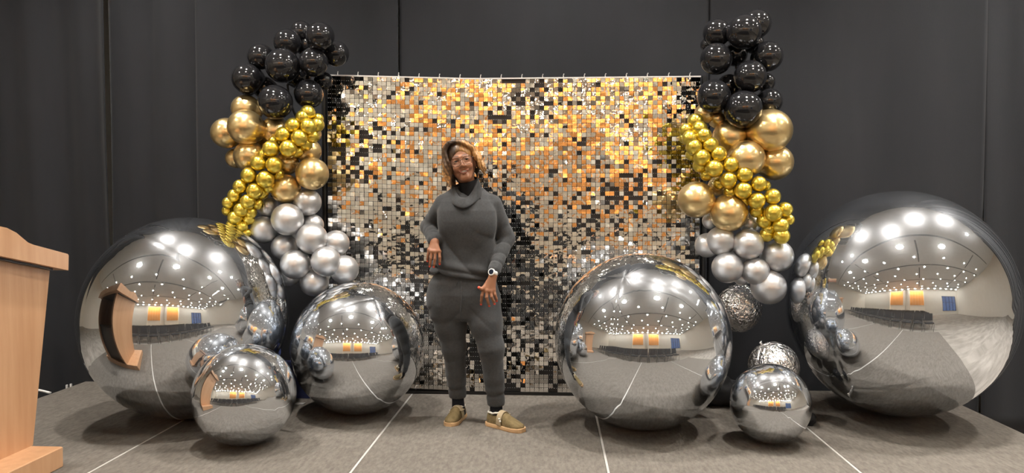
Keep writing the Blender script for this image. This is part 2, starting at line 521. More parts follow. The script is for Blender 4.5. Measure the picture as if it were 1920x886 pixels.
BM = ball_mesh('foil_envelope', 4, .0022, .00030, 3)
BMC = ball_mesh('foil_envelope_crinkled', 6, .03, .010, 5, 120, 70)


def ball_solve(x0, x1, y0, y1, rest=0.0):
    cx, cy = (x0 + x1) / 2, (y0 + y1) / 2
    a, b = ray(cx, y0).normalized(), ray(cx, y1).normalized()
    l, r_ = ray(x0, cy).normalized(), ray(x1, cy).normalized()
    av = a.angle(b) / 2; ah = l.angle(r_) / 2
    d = (a + b).normalized(); d2 = (l + r_).normalized(); d.x = d2.x; d.normalize()
    t = (CAMZ - rest) / (math.sin(av) - d.z)
    R = t * math.sin(av)
    return Vector((0, 0, CAMZ)) + d * t, R, math.sin(ah) / math.sin(av)


def orb(label, x0, x1, y0, y1, tilt, free=None, me=None, m=None, name='mirror_ball_balloon', ky=1.0):
    if free is None:
        c, R, k = ball_solve(x0, x1, y0, y1)
        t = empty(name, (c.x, c.y, .003)); lz = R
    else:
        c = at((x0 + x1) / 2, (y0 + y1) / 2, free); R = (y1 - y0) / 2 / FPX * free * .995; k = (x1 - x0) / (y1 - y0)
        t = empty(name, c); lz = 0
    tilt = Vector(tilt).to_track_quat('Z', 'Y').to_euler()
    e = link('foil_envelope', me or BM, m or M['foil'], t)
    # scale on the axis across the view, rotation inside
    phi = -math.atan2(c.x, c.y)
    RZ = Matrix.Rotation(phi, 4, 'Z')
    SH = RZ @ Matrix.Diagonal((R * k, R * (1 + k) / 2 * ky, R, 1)) @ RZ.inverted()
    e.matrix_local = Matrix.Translation((0, 0, lz)) @ SH @ Euler(tilt).to_matrix().to_4x4()
    # inflation tail at the pole of the gores
    ax = Euler(tilt).to_matrix() @ Vector((0, 0, 1))
    tm = MB()
    p0 = (SH @ ax.to_4d()).to_3d()
    s = .035 if R > .3 else .026
    u = ax.orthogonal().normalized(); v = ax.cross(u)
    rg = []
    for i, (hh, ww) in enumerate(((-.3, .5), (.0, .42), (.35, .3), (.7, .5), (1.0, .62))):
        rg.append([tuple(p0 + ax * hh * s + (u * math.cos(q) * ww * s + v * math.sin(q) * ww * s * .3)) for q in np.linspace(0, 2 * pi, 10, endpoint=False)])
    tm.rings([[(x, y, z + lz) for x, y, z in r] for r in rg], True, True)
    tm.obj('inflation_tail', M['crinkle'] if False else M['foil'], t, True)
    tag(t, label, 'balloon')
    return t, c, R


orb('big mirror silver foil sphere balloon beside the wooden lectern', 133, 556, 407, 788, (.30, .42, -.80), ky=.86)
orb('giant mirror silver foil sphere balloon, the largest one on stage', 1478, 1912, 350, 791, (-.60, -.42, -.68))
orb('mid-sized mirror silver foil sphere balloon under the left garland, nearest the woman', 543, 796, 529, 778, (-.35, .45, -.75))
orb('large mirror silver foil sphere balloon between the woman and the smallest floor ball', 1040, 1374, 475, 808, (.25, .55, -.75))
orb('small mirror silver foil sphere balloon in front of the big ball near the lectern', 357, 556, 645, 837, (.40, .50, -.70))
orb('smallest mirror silver foil sphere balloon standing on the stage floor', 1368, 1523, 681, 833, (-.10, .60, -.70))
orb('crinkled silver foil orb balloon hanging under the silver end of the garland', 1345, 1426, 531, 623, (.12, -.2, 1.0), 4.80, BMC, M['crinkle'], 'foil_orb_balloon')
orb('crinkled silver foil orb balloon tucked behind the smallest floor ball', 1404, 1497, 640, 733, (-.48, -.12, .86), 4.42, BMC, M['crinkle'], 'foil_orb_balloon')

# ---------------------------------------------------------------- balloon garlands
def balloon_mesh(name):
    nu, nv = 28, 18
    V = []; R = []
    for i in range(1, nv):
        th = pi * i / nv
        c = math.cos(th)                       # +1 at the far end, -1 at the neck (-z)
        r = math.sin(th); z = c
        if c < -.55:
            k = (-.55 - c) / .45
            z = c - .16 * k * k
            r = r * (1 - .12 * k) + .05 * k
        R.append((r, z))
    R += [(.075, -1.20), (.06, -1.24), (.10, -1.27), (.09, -1.31)]
    rings = [[(r * math.cos(2 * pi * k / nu), r * math.sin(2 * pi * k / nu), z) for k in range(nu)] for r, z in R]
    m = MB().rings(rings[::-1], True, True)
    return mesh(name, m.V, m.F)


BAL = {}
for k_, m_ in (('black', 'black_latex'), ('gold', 'gold_latex'), ('yellow', 'yellow_latex'), ('silver', 'silver_latex')):
    BAL[k_] = balloon_mesh(k_ + '_balloon'); BAL[k_].materials.append(M[m_])
LAB = {'black': 'glossy black balloon', 'gold': 'champagne gold chrome balloon', 'yellow': 'small yellow gold chrome balloon', 'silver': 'satin silver balloon'}
NAM = {'black': 'black_balloon', 'gold': 'gold_balloon', 'yellow': 'small_gold_balloon', 'silver': 'silver_balloon'}


def garland(root, Y0, sets):
    items = []
    for colr, ox_, oy_, sc, lst in sets:
        for cx, cy, r, ly in lst:
            items.append((colr, ox_ + cx / sc, oy_ + cy / sc, r / sc, ly))
    pts = [(at(px, py, Y0 + .085 * ly), pr, ly, c) for c, px, py, pr, ly in items]
    base = root.location.copy()
    for (p, pr, ly, c), it in zip(pts, items):
        R = pr / FPX * (p.y) * 1.0
        # core of the garland at this height
        ws = [math.exp(-((q.z - p.z) / .16) ** 2) for q, *_ in pts]
        core = sum(((q * w_) for (q, *_), w_ in zip(pts, ws)), Vector()) / sum(ws)
        core.y = Y0 + .16
        d = (core - p)
        if d.length < .03: d = Vector((0, 1, -.3))
        d += Vector((rng.uniform(-.04, .04), .07, rng.uniform(-.04, .04)))
        q = (-d).to_track_quat('Z', 'Y')
        o = link(NAM[c], BAL[c], None, root, p - base)
        o.rotation_mode = 'QUATERNION'; o.rotation_quaternion = q
        e = rng.uniform(1.0, 1.05)
        o.scale = (R, R, R * e)
        o['label'] = LAB[c]
    # the hidden pole that carries the balloons
    zs = sorted(pts, key=lambda t: t[0].z)
    line = []
    zmin, zmax = zs[0][0].z, zs[-1][0].z
    for i in range(14):
        z = zmin + .16 + (zmax - zmin - .16) * i / 13
        ws = [math.exp(-((q.z - z) / .14) ** 2) for q, *_ in pts]
        c = sum(((q * w_) for (q, *_), w_ in zip(pts, ws)), Vector()) / sum(ws)
        line.append(Vector((c.x, Y0 + .2, z)) - base)
    MB().tube(line, .008, 8).obj('garland_strip', M['black_metal'], root, True)
    return line


S1 = 886 / 320; S4 = 886 / 360
GY = 4.70
gl = empty('balloon_garland', (at(520, 560, GY).x, GY + .2, 0))
tag(gl, 'balloon garland rising above the ball beside the lectern, black over gold over silver', 'balloon garland', 'balloon garlands')
left_sets = [
    ('black', 380, 20, S1, [(515, 112, 58, 2), (610, 132, 74, 0), (440, 165, 72, 1), (692, 222, 68, 2), (300, 238, 68, 1), (415, 285, 90, 0), (575, 268, 76, 0.4),
                            (232, 352, 80, 0.6), (550, 432, 76, 0.8), (378, 475, 90, -.3), (628, 362, 46, 2.2), (500, 345, 62, 2.2), (320, 400, 60, 2.2), (540, 180, 60, 2.4), (235, 410, 36, 2)]),
    ('gold', 380, 20, S1, [(225, 510, 74, 1), (225, 605, 93, -.1), (125, 635, 80, .9), (378, 625, 78, 1.2), (245, 755, 82, .6), (172, 765, 52, 1.8), (550, 728, 66, 1.4), (440, 790, 62, 1.2), (330, 700, 60, 2.2), (565, 640, 50, 2.2)]),
    ('gold', 380, 300, S1, [(568, 70, 86, .2), (432, 150, 79, .5)]),
    ('yellow', 380, 20, S1, [(545, 530, 40, 0), (520, 553, 38, -.2), (595, 592, 37, .1), (470, 597, 42, -.4), (550, 602, 42, -.5), (570, 652, 36, 0), (418, 643, 42, -.6), (502, 660, 44, -.7),
                             (535, 692, 36, .1), (355, 718, 45, -.8), (445, 716, 46, -.9), (490, 732, 32, -.1), (372, 682, 32, .1), (318, 748, 36, 0), (292, 792, 42, -.8), (372, 800, 45, -.9), (392, 850, 32, 0), (240, 856, 43, -.8), (325, 875, 47, -.9), (600, 560, 28, .6)]),
    ('yellow', 380, 300, S1, [(340, 135, 38, -.2), (195, 138, 39, -.8), (270, 160, 43, -.9), (165, 185, 37, -.7), (135, 222, 34, -.6), (235, 215, 40, -.9), (308, 172, 34, -.1), (128, 262, 29, -.3), (200, 257, 38, -.8),
                              (288, 228, 30, -.2), (168, 300, 38, -.7), (250, 272, 32, -.3), (238, 305, 32, -.2), (152, 335, 31, -.4), (205, 345, 30, -.5), (228, 378, 26, -.2), (180, 235, 32, .2), (265, 110, 32, .2)]),
    ('silver', 380, 300, S1, [(542, 218, 74, 1), (338, 242, 58, 1.2), (440, 307, 85, -.2), (315, 362, 73, .6), (572, 335, 56, 1.3), (425, 452, 70, .8), (567, 407, 83, 0), (693, 430, 68, .9), (482, 540, 79, -.2), (640, 525, 80, -.3),
                              (735, 567, 76, .5), (580, 632, 76, .6), (452, 605, 50, 1.4), (500, 400, 55, 2), (610, 590, 55, 1.8)]),
]
garland(gl, GY, left_sets)
gr = empty('balloon_garland', (at(1400, 560, GY).x, GY + .1, 0))
tag(gr, 'balloon garland rising next to the giant ball, black over gold over silver', 'balloon garland', 'balloon garlands')
right_sets = [
    ('black', 1240, 10, S1, [(288, 142, 70, 1), (428, 137, 88, 0), (492, 97, 74, 1), (285, 278, 80, .4), (550, 265, 77, .7), (460, 370, 82, 0), (272, 472, 85, 0), (425, 540, 95, -.4), (560, 498, 66, .9), (540, 400, 48, 2), (385, 255, 60, 2), (350, 420, 62, 2), (240, 205, 36, 2.2), (480, 200, 50, 2.2)]),
    ('gold', 1240, 10, S1, [(563, 650, 109, 0), (355, 682, 87, .9), (440, 795, 94, -.2), (590, 815, 90, .7), (225, 562, 52, 1.2), (290, 592, 46, 1.3), (330, 790, 60, 2)]),
    ('gold', 1240, 300, S4, [(162, 182, 83, 0), (312, 242, 86, -.1), (262, 120, 46, 1.4)]),
    ('yellow', 1240, 10, S1, [(178, 602, 41, .1), (198, 640, 40, -.3), (128, 647, 35, .1), (148, 690, 41, -.4), (220, 676, 41, -.5), (170, 735, 43, -.5), (255, 725, 42, -.6), (212, 790, 44, -.7), (297, 772, 43, -.7), (200, 832, 36, 0), (275, 847, 46, -.9), (360, 828, 42, -.8), (155, 775, 30, .2), (120, 690, 28, .4)]),
    ('yellow', 1240, 300, S4, [(185, 20, 32, -.1), (310, 92, 39, -.9), (383, 67, 38, -.9), (320, 22, 37, -.7), (377, 140, 40, -1), (448, 110, 37, -.9), (320, 150, 33, -.2), (377, 188, 32, -.3), (440, 187, 39, -1), (513, 168, 37, -.9), (440, 232, 34, -.3), (515, 243, 41, -1),
                               (570, 228, 35, -.7), (475, 280, 35, -.5), (588, 275, 26, -.3), (550, 302, 37, -.9), (495, 318, 30, -.4), (555, 350, 37, -.8), (485, 345, 32, -.3), (208, 68, 28, 0), (268, 108, 28, 0), (480, 118, 24, .2), (530, 300, 30, 0)]),
    ('silver', 1240, 300, S4, [(228, 280, 38, 1.3), (410, 292, 48, 1), (275, 372, 67, .3), (212, 392, 56, .9), (400, 388, 70, -.2), (533, 442, 73, .3), (305, 495, 71, -.1), (435, 512, 63, -.2), (495, 585, 79, .1), (372, 540, 38, 1.4), (350, 440, 50, 1.8)]),
]
garland(gr, GY - .13, right_sets)

# ---------------------------------------------------------------- lectern
LX = -2.39
lec = empty('lectern', (-2.75, 3.3, 0))
tag(lec, 'maple veneer lectern with a sloped top standing on the stage', 'lectern')
L0 = lec.location


def lp(x, y, z): return (x - L0.x, y - L0.y, z)


def lbox(name, lo, hi, m, parent=lec, bev=.004):
    a = lp(*lo); b = lp(*hi)
    return MB().box(a, b, bev).obj(name, m, parent)


lbox('base', (-3.11, 2.93, .0), (LX, 3.462, .10), M['wood'])
# side panels, tapered: back edge leans out toward the speaker
for x0 in (-2.575, -2.98 + .0):
    poly = [(2.99 - L0.y, .10), (3.470 - L0.y, .10), (3.617 - L0.y, .962), (2.93 - L0.y, 1.10)]
    MB().prism(poly, 'x', x0 - L0.x, x0 + .025 - L0.x).obj('side_panel', M['wood'], lec)
MB().prism([(2.985 - L0.y, .10), (3.01 - L0.y, .10), (2.955 - L0.y, 1.09), (2.93 - L0.y, 1.095)], 'x', -2.955 - L0.x, -2.576 - L0.x).obj('front_panel', M['wood'], lec)
MB().prism([(3.40 - L0.y, .10), (3.42 - L0.y, .10), (3.52 - L0.y, .60), (3.50 - L0.y, .60)], 'x', -2.954 - L0.x, -2.577 - L0.x).obj('inner_back', M['dark_inside'], lec)
lbox('shelf', (-2.953, 3.02, .60), (-2.578, 3.535, .62), M['dark_inside'], bev=0)
lbox('inner_lining', (-2.953, 3.015, .62), (-2.578, 3.03, 1.0), M['dark_inside'], bev=0)
# sloped top slab with its curled front ridge (side profile)
prof = [(3.685, .945), (3.69, 1.022), (3.683, 1.030), (3.43, 1.088), (3.395, 1.100), (3.36, 1.122), (3.32, 1.148), (3.26, 1.172), (3.18, 1.186), (3.05, 1.188), (2.92, 1.180), (2.86, 1.165), (2.86, 1.122)]
MB().prism([(a - L0.y, b) for a, b in prof][::-1], 'x', -3.06 - L0.x, -2.50 - L0.x).obj('top_slab', M['wood'], lec)
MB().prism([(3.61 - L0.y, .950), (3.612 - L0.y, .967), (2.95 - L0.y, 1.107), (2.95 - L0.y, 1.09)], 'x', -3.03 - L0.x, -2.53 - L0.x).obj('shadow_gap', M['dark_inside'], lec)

# ---------------------------------------------------------------- odds and ends
bb = at(566, 752, 4.93)
bin_ = empty('blue_bin', (bb.x - .05, 4.93, 0))
tag(bin_, 'blue plastic box on the floor hidden behind the mirror balls', 'box')
MB().prism([(-.13, .001), (.13, .001), (.145, .20), (-.145, .20)], 'y', -.08, .08).obj('tub', M['blue'], bin_)
MB().box((-.155, -.09, .20), (.155, .09, .222), .004).obj('lid', M['blue'], bin_)
cp = fl(562, 757)
cd = MB().rings([[(-.03, -.02, .001), (.03, -.024, .001), (.034, .02, .001), (-.026, .022, .001)], [(-.03, -.02, .006), (.03, -.024, .007), (.034, .02, .005), (-.026, .022, .006)]], True, True).obj('card', M['greytag'], None, loc=(cp.x, cp.y, 0))
tag(cd, 'small grey card lying in front of the blue box', 'card')
cb = empty('cable', (-3.62, 5.0, FZ))
tag(cb, 'pale grey cable looping up at the stage edge near the lectern', 'cable')
cpts = []
for i in range(17):
    t = i / 16
    p = Vector((-3.50 - .32 * t, 4.95, .0)) 
    cpts.append((p.x + 3.62, p.y - 5.0 - .05 * t, -FZ + .03 * math.sin(pi * min(1, t * 1.1)) - .42 * max(0, t - .55) ** 1.2 / .4 - .012))
MB().tube(cpts, .008, 8).obj('cord', M['white'], cb, True)
for dx, dz in ((.13, .0), (.16, .008)):
    MB().box((dx - .006, .10, -FZ + dz - .016), (dx + .004, .115, -FZ + dz + .01), .001).obj('plug', M['white'], cb)


def lumpy(name, c, r, seed, label, cat):
    rr = np.random.default_rng(seed)
    b = MB().ico((0, 0, 0), (1, 1, 1), 26, 16)
    V = np.array(b.V); ph = rr.uniform(0, 6, 6)
    k = 1 + .16 * np.sin(5 * V[:, 0] + ph[0]) * np.sin(4 * V[:, 1] + ph[1]) + .10 * np.sin(11 * V[:, 1] + ph[2]) + .07 * np.sin(13 * V[:, 0] + 5 * V[:, 2] + ph[3])
    V = V * k[:, None] * np.array(r)
    V[:, 2] = np.maximum(V[:, 2] + r[2] * .8, 0.001)
    o = link(name, mesh(name, V, b.F), M['black_cloth'], None, c)
    return tag(o, label, cat)


p = fl(1500, 800)
lumpy('weight_bag', (p.x + .04, p.y + .06, 0), (.075, .06, .045), 1, 'black cloth weight bag by the seam beside the smallest floor ball', 'weight bag')
p = fl(1345, 770)
lumpy('weight_bag', (p.x + .05, p.y + .15, 0), (.16, .10, .10), 2, 'black cloth weight bag at the garland foot behind two mirror balls', 'weight bag')

# ---------------------------------------------------------------- hall chairs (seen in the mirror balls)
def chair():
    t = empty('stacking_chair')
    MB().box((-.225, -.22, .42), (.225, .22, .48), .015).obj('seat', M['chair_fabric'], t)
    MB().prism([(-.215, .52), (-.19, .52), (-.265, .90), (-.29, .90)], 'x', -.215, .215).obj('backrest', M['chair_fabric'], t)
    for s in (-1, 1):
        MB().tube([(s * .235, .21, 0), (s * .235, .20, .44), (s * .235, -.18, .46)], .011, 6).obj('front_leg', M['chair_metal'], t, True)
        MB().tube([(s * .235, -.24, 0), (s * .235, -.17, .45), (s * .225, -.285, .88)], .011, 6).obj('rear_leg', M['chair_metal'], t, True)
    tag(t, 'black padded chair in the rows facing the stage', 'chair', 'rows of black chairs facing the stage')
    return t


ch0 = chair(); first = True
for j in range(6):
    for i in range(14):
        c = ch0 if first else copy_tree(ch0); first = False
        c.location = (-5.0 + .58 * i + .04 * rng.random(), 1.0 - .92 * j, FZ)
        c.rotation_euler = (0, 0, rng.uniform(-.03, .03))


# ---------------------------------------------------------------- implicit modelling for the woman
def surfnet(f, lo, hi, h):
    ax = [np.arange(lo[i], hi[i] + h, h, dtype=np.float32) for i in range(3)]
    X, Y, Z = np.meshgrid(*ax, indexing='ij', sparse=True)
    D = np.broadcast_to(f(X, Y, Z), tuple(len(a) for a in ax)).astype(np.float32)
    S = D < 0
    nx, ny, nz = D.shape
    cs = np.zeros((nx - 1, ny - 1, nz - 1), np.int8)
    for i in (0, 1):
        for j in (0, 1):
            for k in (0, 1):
                cs += S[i:nx - 1 + i, j:ny - 1 + j, k:nz - 1 + k]
    mix = (cs > 0) & (cs < 8)
    I = np.argwhere(mix)
    idx = -np.ones(mix.shape, np.int64); idx[mix] = np.arange(len(I))
    corners = [(i, j, k) for i in (0, 1) for j in (0, 1) for k in (0, 1)]
    val = np.stack([D[I[:, 0] + c[0], I[:, 1] + c[1], I[:, 2] + c[2]] for c in corners], 1)
    acc = np.zeros((len(I), 3)); cnt = np.zeros(len(I))
    for a in range(8):
        for b in range(a + 1, 8):
            df = np.array(corners[b]) - np.array(corners[a])
            if np.abs(df).sum() != 1: continue
            va, vb = val[:, a], val[:, b]
            m = (va < 0) != (vb < 0)
            t = np.where(m, va / np.where(m, va - vb, 1), 0)
            acc += np.where(m[:, None], np.array(corners[a]) + t[:, None] * df, 0); cnt += m
    V = (I + acc / cnt[:, None]) * h + np.array(lo)
    F = []
    for axn in range(3):
        s0 = [slice(1, -1)] * 3; s1 = [slice(1, -1)] * 3
        s0[axn] = slice(0, -1); s1[axn] = slice(1, None)
        A = S[tuple(s0)]; B = S[tuple(s1)]
        e = np.argwhere(A != B)
        sg = A[A != B]
        off = np.array([1, 1, 1]); off[axn] = 0
        g = e + off
        u, v = [(1, 2), (2, 0), (0, 1)][axn]
        du = np.zeros(3, int); du[u] = 1; dv = np.zeros(3, int); dv[v] = 1
        q = [g - du - dv, g - dv, g, g - du]
        q = np.stack([idx[c[:, 0], c[:, 1], c[:, 2]] for c in q], 1)
        ok = (q >= 0).all(1)
        q = q[ok]; sg = sg[ok]
        q = np.where(sg[:, None], q, q[:, ::-1])
        F.append(q)
    return V, np.concatenate(F)


def smin(a, b, k):
    h = np.clip(.5 + .5 * (b - a) / k, 0, 1)
    return b + (a - b) * h - k * h * (1 - h)


def smax(a, b, k): return -smin(-a, -b, k)


def rc(X, Y, Z, a, b, ra, rb, with_t=False):
    a = np.array(a, np.float32); b = np.array(b, np.float32); d = b - a
    L2 = float((d * d).sum()) + 1e-9
    t = np.clip(((X - a[0]) * d[0] + (Y - a[1]) * d[1] + (Z - a[2]) * d[2]) / L2, 0, 1)
    r = np.sqrt((X - a[0] - t * d[0]) ** 2 + (Y - a[1] - t * d[1]) ** 2 + (Z - a[2] - t * d[2]) ** 2) - (ra + (rb - ra) * t)
    return (r, t) if with_t else r


def chain(X, Y, Z, pts, rs, k=.01):
    d = None
    for i in range(len(pts) - 1):
        e = rc(X, Y, Z, pts[i], pts[i + 1], rs[i], rs[i + 1])
        d = e if d is None else smin(d, e, k)
    return d


def ell(X, Y, Z, c, r):
    return (np.sqrt(((X - c[0]) / r[0]) ** 2 + ((Y - c[1]) / r[1]) ** 2 + ((Z - c[2]) / r[2]) ** 2) - 1) * min(r)


def loft(X, Y, Z, rows, p=2.3):
    """rows of (z, cx, cy, a, b) with z rising"""
    z = [r[0] for r in rows]
    cx = np.interp(Z, z, [r[1] for r in rows]); cy = np.interp(Z, z, [r[2] for r in rows])
    a = np.interp(Z, z, [r[3] for r in rows]); b = np.interp(Z, z, [r[4] for r in rows])
    q = (np.abs((X - cx) / a) ** p + np.abs((Y - cy) / b) ** p) ** (1 / p)
    return (q - 1) * np.minimum(a, b)


WD = 4.30
WO = Vector((at(885, 797, WD).x, WD, 0))


def P(px, py, dy=0.0):
    q = at(px, py, WD + dy)
    return (q.x - WO.x, q.y - WO.y, q.z)


def rowpx(py, l, r, dy, b):
    a_, c_ = P(l, py, dy), P(r, py, dy)
    return (a_[2], (a_[0] + c_[0]) / 2, dy, (c_[0] - a_[0]) / 2, b)


woman = empty('person', (WO.x, WO.y, 0))
tag(woman, 'smiling person in a grey cowl neck sweatshirt and joggers, hand on hip', 'person')
M['skin'] = attr_mat('skin', .48, .35)
M['knit'] = noise_col(mat('charcoal_jersey', rough=.9, spec=.2), (.046, .048, .051), (.060, .062, .065), 90, (1, 1, 1), 3, .3, .7, .25, 500, .002)
M['knit'].node_tree.nodes['Principled BSDF'].inputs['Sheen Weight'].default_value = .15
M['rib'] = noise_col(mat('charcoal_rib', rough=.9, spec=.2), (.058, .060, .063), (.082, .084, .087), 90, (1, 1, 1), 3, .3, .7, .25, 500, .002)
M['turtle'] = mat('black_turtleneck', (.008, .008, .009), .8, 0, .2)
M['sock'] = mat('dark_navy_sock', (.012, .014, .020), .85, 0, .2)
M['hairm'] = attr_mat('hair', .38, .5)
bump_only(M['hairm'], 90, .35, .004, 3, stretch=(1, 1, .15))
M['suede'] = noise_col(mat('olive_suede', rough=.9, spec=.2), (.125, .092, .042), (.20, .150, .075), 45, (1, 1, 1), 5, .3, .7, .3, 200, .003)
M['sole'] = noise_col(mat('gum_sole', rough=.6), (.52, .33, .17), (.62, .41, .22), 20)
M['strap'] = mat('tan_strap', (.33, .26, .16), .7)
M['fleece'] = bump_only(mat('white_fleece', (.72, .69, .62), .95), 120, .8, .01, 3)
M['frame'] = mat('tortoise_frame', (.07, .028, .015), .2, 0, .6)
M['tooth'] = mat('teeth', (.80, .77, .70), .25)
M['eye'] = attr_mat('eye', .12, .6)
M['gold'] = mat('gold_metal', (.8, .6, .25), .2, 1)
M['watch_white'] = mat('white_strap', (.80, .79, .76), .45)
M['watch_face'] = mat('dark_watch_face', (.01, .015, .03), .08, 0, .6)
M['steel'] = mat('steel', (.7, .7, .7), .2, 1)

# --- arms
SHR, ELR, WRR = P(833, 384, .02), P(804, 425, .14), P(814, 451, -.075)       # arm with the hand on the hip
SHL, ELL, WRL = P(922, 384, .02), P(950, 447, .06), P(925, 510, -.125)


def lerp(a, b, t): return tuple(a[i] + (b[i] - a[i]) * t for i in range(3))


torso_rows = sorted([rowpx(530, 802, 932, .025, .134), rowpx(510, 804, 932, .022, .132), rowpx(490, 812, 931, .02, .122), rowpx(465, 820, 930, .02, .116), rowpx(440, 822, 929, .02, .116),
                     rowpx(415, 823, 930, .015, .120), rowpx(395, 822, 932, .015, .116), rowpx(378, 822, 932, .02, .100), rowpx(366, 829, 923, .025, .086), rowpx(357, 841, 911, .03, .070), rowpx(345, 854, 900, .03, .058)])


def cloth_wr(X, Y, Z):
    # diagonal pulls across the belly toward the hem, deeper near the hip
    zc = P(880, 485)[2]
    a = (1 - np.abs(np.sin(19 * (X * .75 + Z * .66) + 1.3 * np.sin(8 * X + 2)))) ** 2 * .019
    b = (1 - np.abs(np.sin(24 * (-X * .55 + Z * .83) + 1.5 * np.sin(9 * Z + 1)))) ** 2 * .004
    c = np.sin(15 * X + 9 * Z) * .006
    return (a + b) * np.exp(-((Z - zc) / .115) ** 2) + c * np.exp(-((Z - zc - .1) / .14) ** 2)


def f_sweat(X, Y, Z):
    d = loft(X, Y, Z, torso_rows)
    d = smin(d, ell(X, Y, Z, (P(852, 420)[0], -.070, P(850, 420)[2]), (.056, .026, .056)), .08)
    d = smin(d, ell(X, Y, Z, (P(904, 420)[0], -.070, P(906, 420)[2]), (.056, .026, .056)), .08)
    # hem line: lower at the front right
    hz = P(868, 519)[2] - .16 * (X - P(868, 519)[0]) * (X < .2)
    d = smax(d, hz - Z, .012)
    d = smax(d, Z - P(870, 349)[2], .02)
    # blousing above the hem band
    d = d - .010 * np.exp(-((Z - hz - .062) / .024) ** 2) + .006 * np.exp(-((Z - hz - .034) / .008) ** 2)
    d = d + cloth_wr(X, Y, Z)
    for sh, el, wr, r0, r1, r2 in ((SHR, ELR, WRR, .062, .048, .038), (SHL, ELL, WRL, .062, .049, .037)):
        u, t = rc(X, Y, Z, sh, el, r0, r1, True)
        u = u + .003 * np.sin(t * 19 + 8 * X) * np.clip(t * 2 - .6, 0, 1)
        v, s = rc(X, Y, Z, el, lerp(el, wr, .93), r1, r2, True)
        v = v + .0065 * (1 - np.abs(np.sin(s * 13 + 14 * X + 9 * Z + 6 * Y))) ** 2 * np.exp(-((s - .40) / .38) ** 2)
        v = v + .004 * np.exp(-((s - .84) / .03) ** 2)
        d = smin(d, smin(u, v, .02), .016)
    # hollow at the neck
    d = smax(d, -rc(X, Y, Z, P(873, 372, .0), P(876, 330, .0), .045, .058), .01)
    return d


V, F = surfnet(f_sweat, (-.36, -.26, .80), (.36, .28, 1.42), .0045)
link('sweatshirt', mesh('sweatshirt', V, F), M['knit'], woman)

# --- cowl collar
cw = []
nC = 56
CX0 = P(874, 360)[0]
for kk, (rx, ry, zl, zr, zf, zb) in enumerate(((.055, .060, 372, 368, 394, 365), (.060, .075, 358, 350, 382, 352), (.066, .088, 347, 335, 372.5, 340), (.070, .094, 345, 333, 371, 338), (.078, .104, 350, 340, 374, 344),
                                               (.086, .114, 358, 348, 378, 350), (.097, .131, 373, 366, 389, 362), (.092, .125, 376, 369, 391.5, 365), (.060, .080, 372, 368, 386, 364))):
    ring = []
    for q in range(nC):
        a = 2 * pi * q / nC
        c_, s_ = math.cos(a), math.sin(a)
        py = c_ * c_ * (zr if c_ > 0 else zl) + s_ * s_ * (zb if s_ > 0 else zf)
        wv = 1 + .025 * math.sin(4 * a + .5 * kk) + .018 * math.sin(7 * a - .4 * kk)
        ring.append((CX0 + rx * wv * c_ * 1.04, -.004 + ry * wv * s_ * (1.0 if s_ < 0 else .8), P(874, py, -.05)[2] + .003 * math.sin(5 * a + kk)))
    cw.append(ring)
co = MB().rings(cw).obj('cowl_collar', M['knit'], woman, True)
sd = co.modifiers.new('smooth', 'SUBSURF'); sd.levels = 1; sd.render_levels = 1
# --- joggers
KR, AR = P(851, 650, .05), P(858, 738, .115)
KL, AL = P(921, 652, -.03), P(930, 752, .01)
hip_rows = sorted([rowpx(500, 826, 914, .03, .098), rowpx(515, 814, 925, .03, .114), rowpx(528, 805, 931, .03, .124), rowpx(550, 800, 937, .03, .130), rowpx(575, 803, 938, .03, .122), rowpx(600, 808, 938, .03, .105), rowpx(620, 815, 936, .03, .08)])


def f_jog(X, Y, Z):
    d = loft(X, Y, Z, hip_rows)
    zc = P(878, 600)[2]
    d = smax(d, zc - Z, .03)
    d = smax(d, Z - P(870, 503)[2], .01)
    for hp, mid, kn, an, r in ((P(838, 566, .03), P(845, 608, .04), KR, AR, (.116, .092, .070, .053)), (P(903, 566, .02), P(911, 606, -.01), KL, AL, (.108, .093, .073, .053))):
        low = lerp(kn, an, .55)
        u = rc(X, Y, Z, hp, mid, r[0], r[1])
        v, t = rc(X, Y, Z, mid, kn, r[1], r[2], True)
        w_, s = rc(X, Y, Z, kn, low, r[2], .058, True)
        w_ = w_ + .0065 * (1 - np.abs(np.sin(s * 6 + 11 * X + 9 * Y + 5 * Z))) ** 2 * np.exp(-((s - .2) / .30) ** 2)
        v = v + .0075 * (1 - np.abs(np.sin(t * 4.5 - 15 * X))) ** 2 * np.clip(t - .35, 0, 1)
        x_, q = rc(X, Y, Z, low, an, .058, r[3], True)
        x_ = x_ + .0055 * np.exp(-((q - .66) / .07) ** 2) - .003 * np.exp(-((q - .42) / .15) ** 2)
        leg = smin(smin(u, v, .03), smin(w_, x_, .02), .03)
        leg = smax(leg, (an[2] - .022) - Z, .006)
        d = smin(d, leg, .022)
    # side pocket creases and fly pull
    d = d + .007 * (1 - np.abs(np.sin(17 * (Z + .95 * np.abs(X - P(878, 590)[0])) + .5))) ** 2 * np.exp(-((Z - P(0, 585)[2]) / .06) ** 2)
    return d


V, F = surfnet(f_jog, (-.34, -.22, .10), (.34, .26, .94), .0045)
link('joggers', mesh('joggers', V, F), M['knit'], woman)
# drawstrings
for a, b in (((868, 524), (867, 604)), ((860, 522), (859, 534))):
    z0, z1 = P(*a), P(*b)
    pts = []
    for i in range(9):
        t = i / 8
        xx = z0[0] + (z1[0] - z0[0]) * t + .004 * math.sin(5 * t); zz = z0[2] + (z1[2] - z0[2]) * t
        ys = np.linspace(-.22, .05, 271)
        hit = np.where(f_jog(np.full(271, xx), ys, np.full(271, zz)) < .0025)[0]
        pts.append((xx, ys[hit[0]] if len(hit) else pts[-1][1], zz))
    MB().tube(pts, .0036, 6).obj('drawstring', M['rib'], woman, True)

